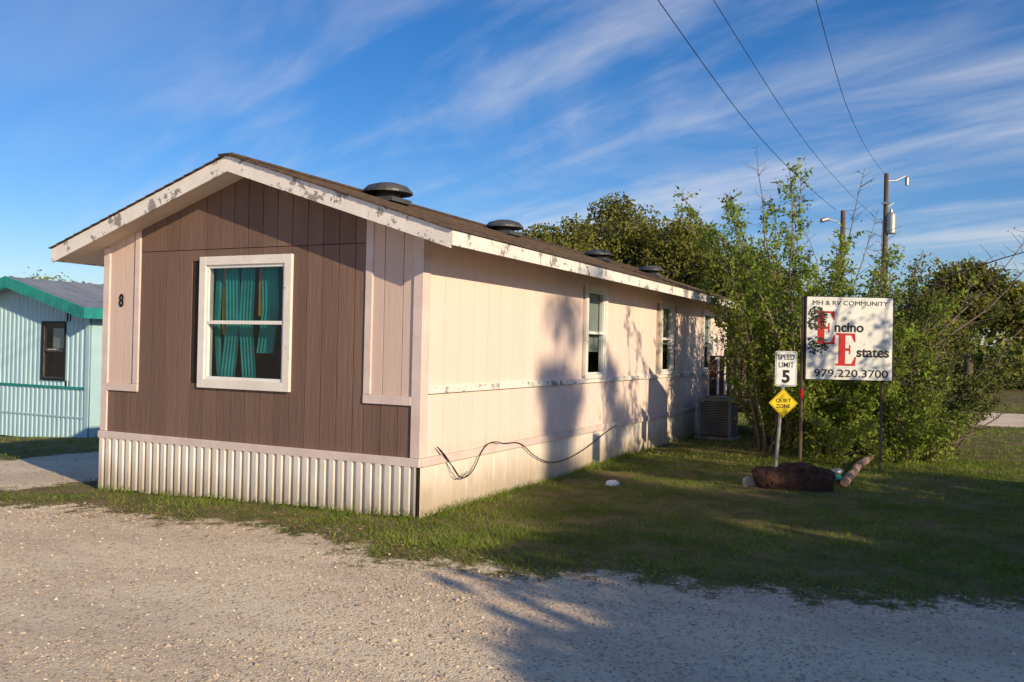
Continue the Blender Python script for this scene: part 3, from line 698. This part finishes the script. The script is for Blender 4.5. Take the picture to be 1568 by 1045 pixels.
mb.obj('pole_and_arm',[M_pole,M_galv],up)
def line(name,pts,r=.012):
    P=[]
    for l,D,z in pts: x,y=cw(l,D);P.append((x,y,z))
    return curve(name,P,r,M_wire)
line('power_line',[(-9.1,-10,8.2),(2.13,14,7.24),(8.0,26.6,7.35),(13.9,38,7.9)],.009)
line('power_line',[(-9,-10,8.5),(3.0,14,7.26),(10.5,29,7.3),(18.9,45,8.4)],.007)
line('power_line',[(-6.5,-10,9.5),(5.3,16,8.1),(12.0,30.5,8.8),(19,45,10.9)],.008)
# ------------------------------------------------------------------ camera, sun, sky
cam=bpy.data.cameras.new('camera');co=bpy.data.objects.new('camera',cam);scene.collection.objects.link(co)
cam.sensor_width=36;cam.lens=1347/1568*36;cam.clip_end=3000;cam.clip_start=.05
co.matrix_world=Matrix.Translation((0,0,1.65))@Matrix.Rotation(YAW,4,'Z')@Matrix.Rotation(math.radians(90.45),4,'X')@Matrix.Rotation(math.radians(1.24),4,'Z')
scene.camera=co
EL=math.radians(21);AZ=math.radians(114.3)
sd=Vector((math.sin(AZ)*math.cos(EL),math.cos(AZ)*math.cos(EL),math.sin(EL)))
sl=bpy.data.lights.new('sun','SUN');sl.energy=5.0;sl.angle=math.radians(.5);sl.color=(1,.81,.54)
so_=bpy.data.objects.new('sun',sl);so_.rotation_euler=sd.to_track_quat('Z','Y').to_euler();so_.location=(20,-10,20);scene.collection.objects.link(so_)
w=bpy.data.worlds.new('World');scene.world=w;w.use_nodes=True;nt=w.node_tree;bg=nt.nodes['Background']
sk=N(nt,'ShaderNodeTexSky');sk.sky_type='NISHITA';sk.sun_disc=False;sk.sun_elevation=EL;sk.sun_rotation=AZ;sk.ozone_density=2.8;sk.air_density=1.0;sk.dust_density=.5
tc=N(nt,'ShaderNodeTexCoord');sep=N(nt,'ShaderNodeSeparateXYZ');nt.links.new(tc.outputs['Generated'],sep.inputs[0])
zz=math_(nt,'ADD',math_(nt,'MAXIMUM',sep.outputs[2],0.),.10)
X_=math_(nt,'DIVIDE',sep.outputs[0],zz);Y_=math_(nt,'DIVIDE',sep.outputs[1],zz)
def lin(a,b): return math_(nt,'ADD',math_(nt,'MULTIPLY',X_,a),math_(nt,'MULTIPLY',Y_,b))
def cloud(al,ac,dx,dy,off,scale,dist,det=9,rough=.62):
    cb=N(nt,'ShaderNodeCombineXYZ');nt.links.new(lin(dx*al,dy*al),cb.inputs[0]);nt.links.new(lin(-dy*ac,dx*ac),cb.inputs[1]);cb.inputs[2].default_value=off
    return noise(nt,cb.outputs[0],scale,det,rough,dist)
dx,dy=-.91,.415
c1=cloud(.35,.85,dx,dy,4.4,1.3,.6,6,.55);c2=cloud(.5,1.9,dx,dy,7.7,1.5,1.0,6,.6);c3=cloud(.5,.5,dx,dy,1.3,.9,.2,2)
cm=math_(nt,'ADD',math_(nt,'MULTIPLY',c1,.65),math_(nt,'ADD',math_(nt,'MULTIPLY',c2,.28),math_(nt,'MULTIPLY',c3,.25)))
across=lin(-dy,dx)
band=math_(nt,'SUBTRACT',1.0,ramp(nt,across,-1.45,-.6))
mk=math_(nt,'MULTIPLY',math_(nt,'MULTIPLY',ramp(nt,cm,.51,.80),.8),math_(nt,'ADD',math_(nt,'MULTIPLY',band,.82),.18))
hsv=N(nt,'ShaderNodeHueSaturation');hsv.inputs['Saturation'].default_value=1.34;nt.links.new(sk.outputs[0],hsv.inputs['Color'])
skc=mixc(nt,1.0,hsv.outputs[0],(.86,.90,1.10),'MULTIPLY')
col=mixc(nt,mk,skc,(6.4,6.4,6.7))
nt.links.new(col,bg.inputs[0]);bg.inputs[1].default_value=.12
scene.view_settings.view_transform='Standard';scene.view_settings.look='None';scene.view_settings.exposure=0
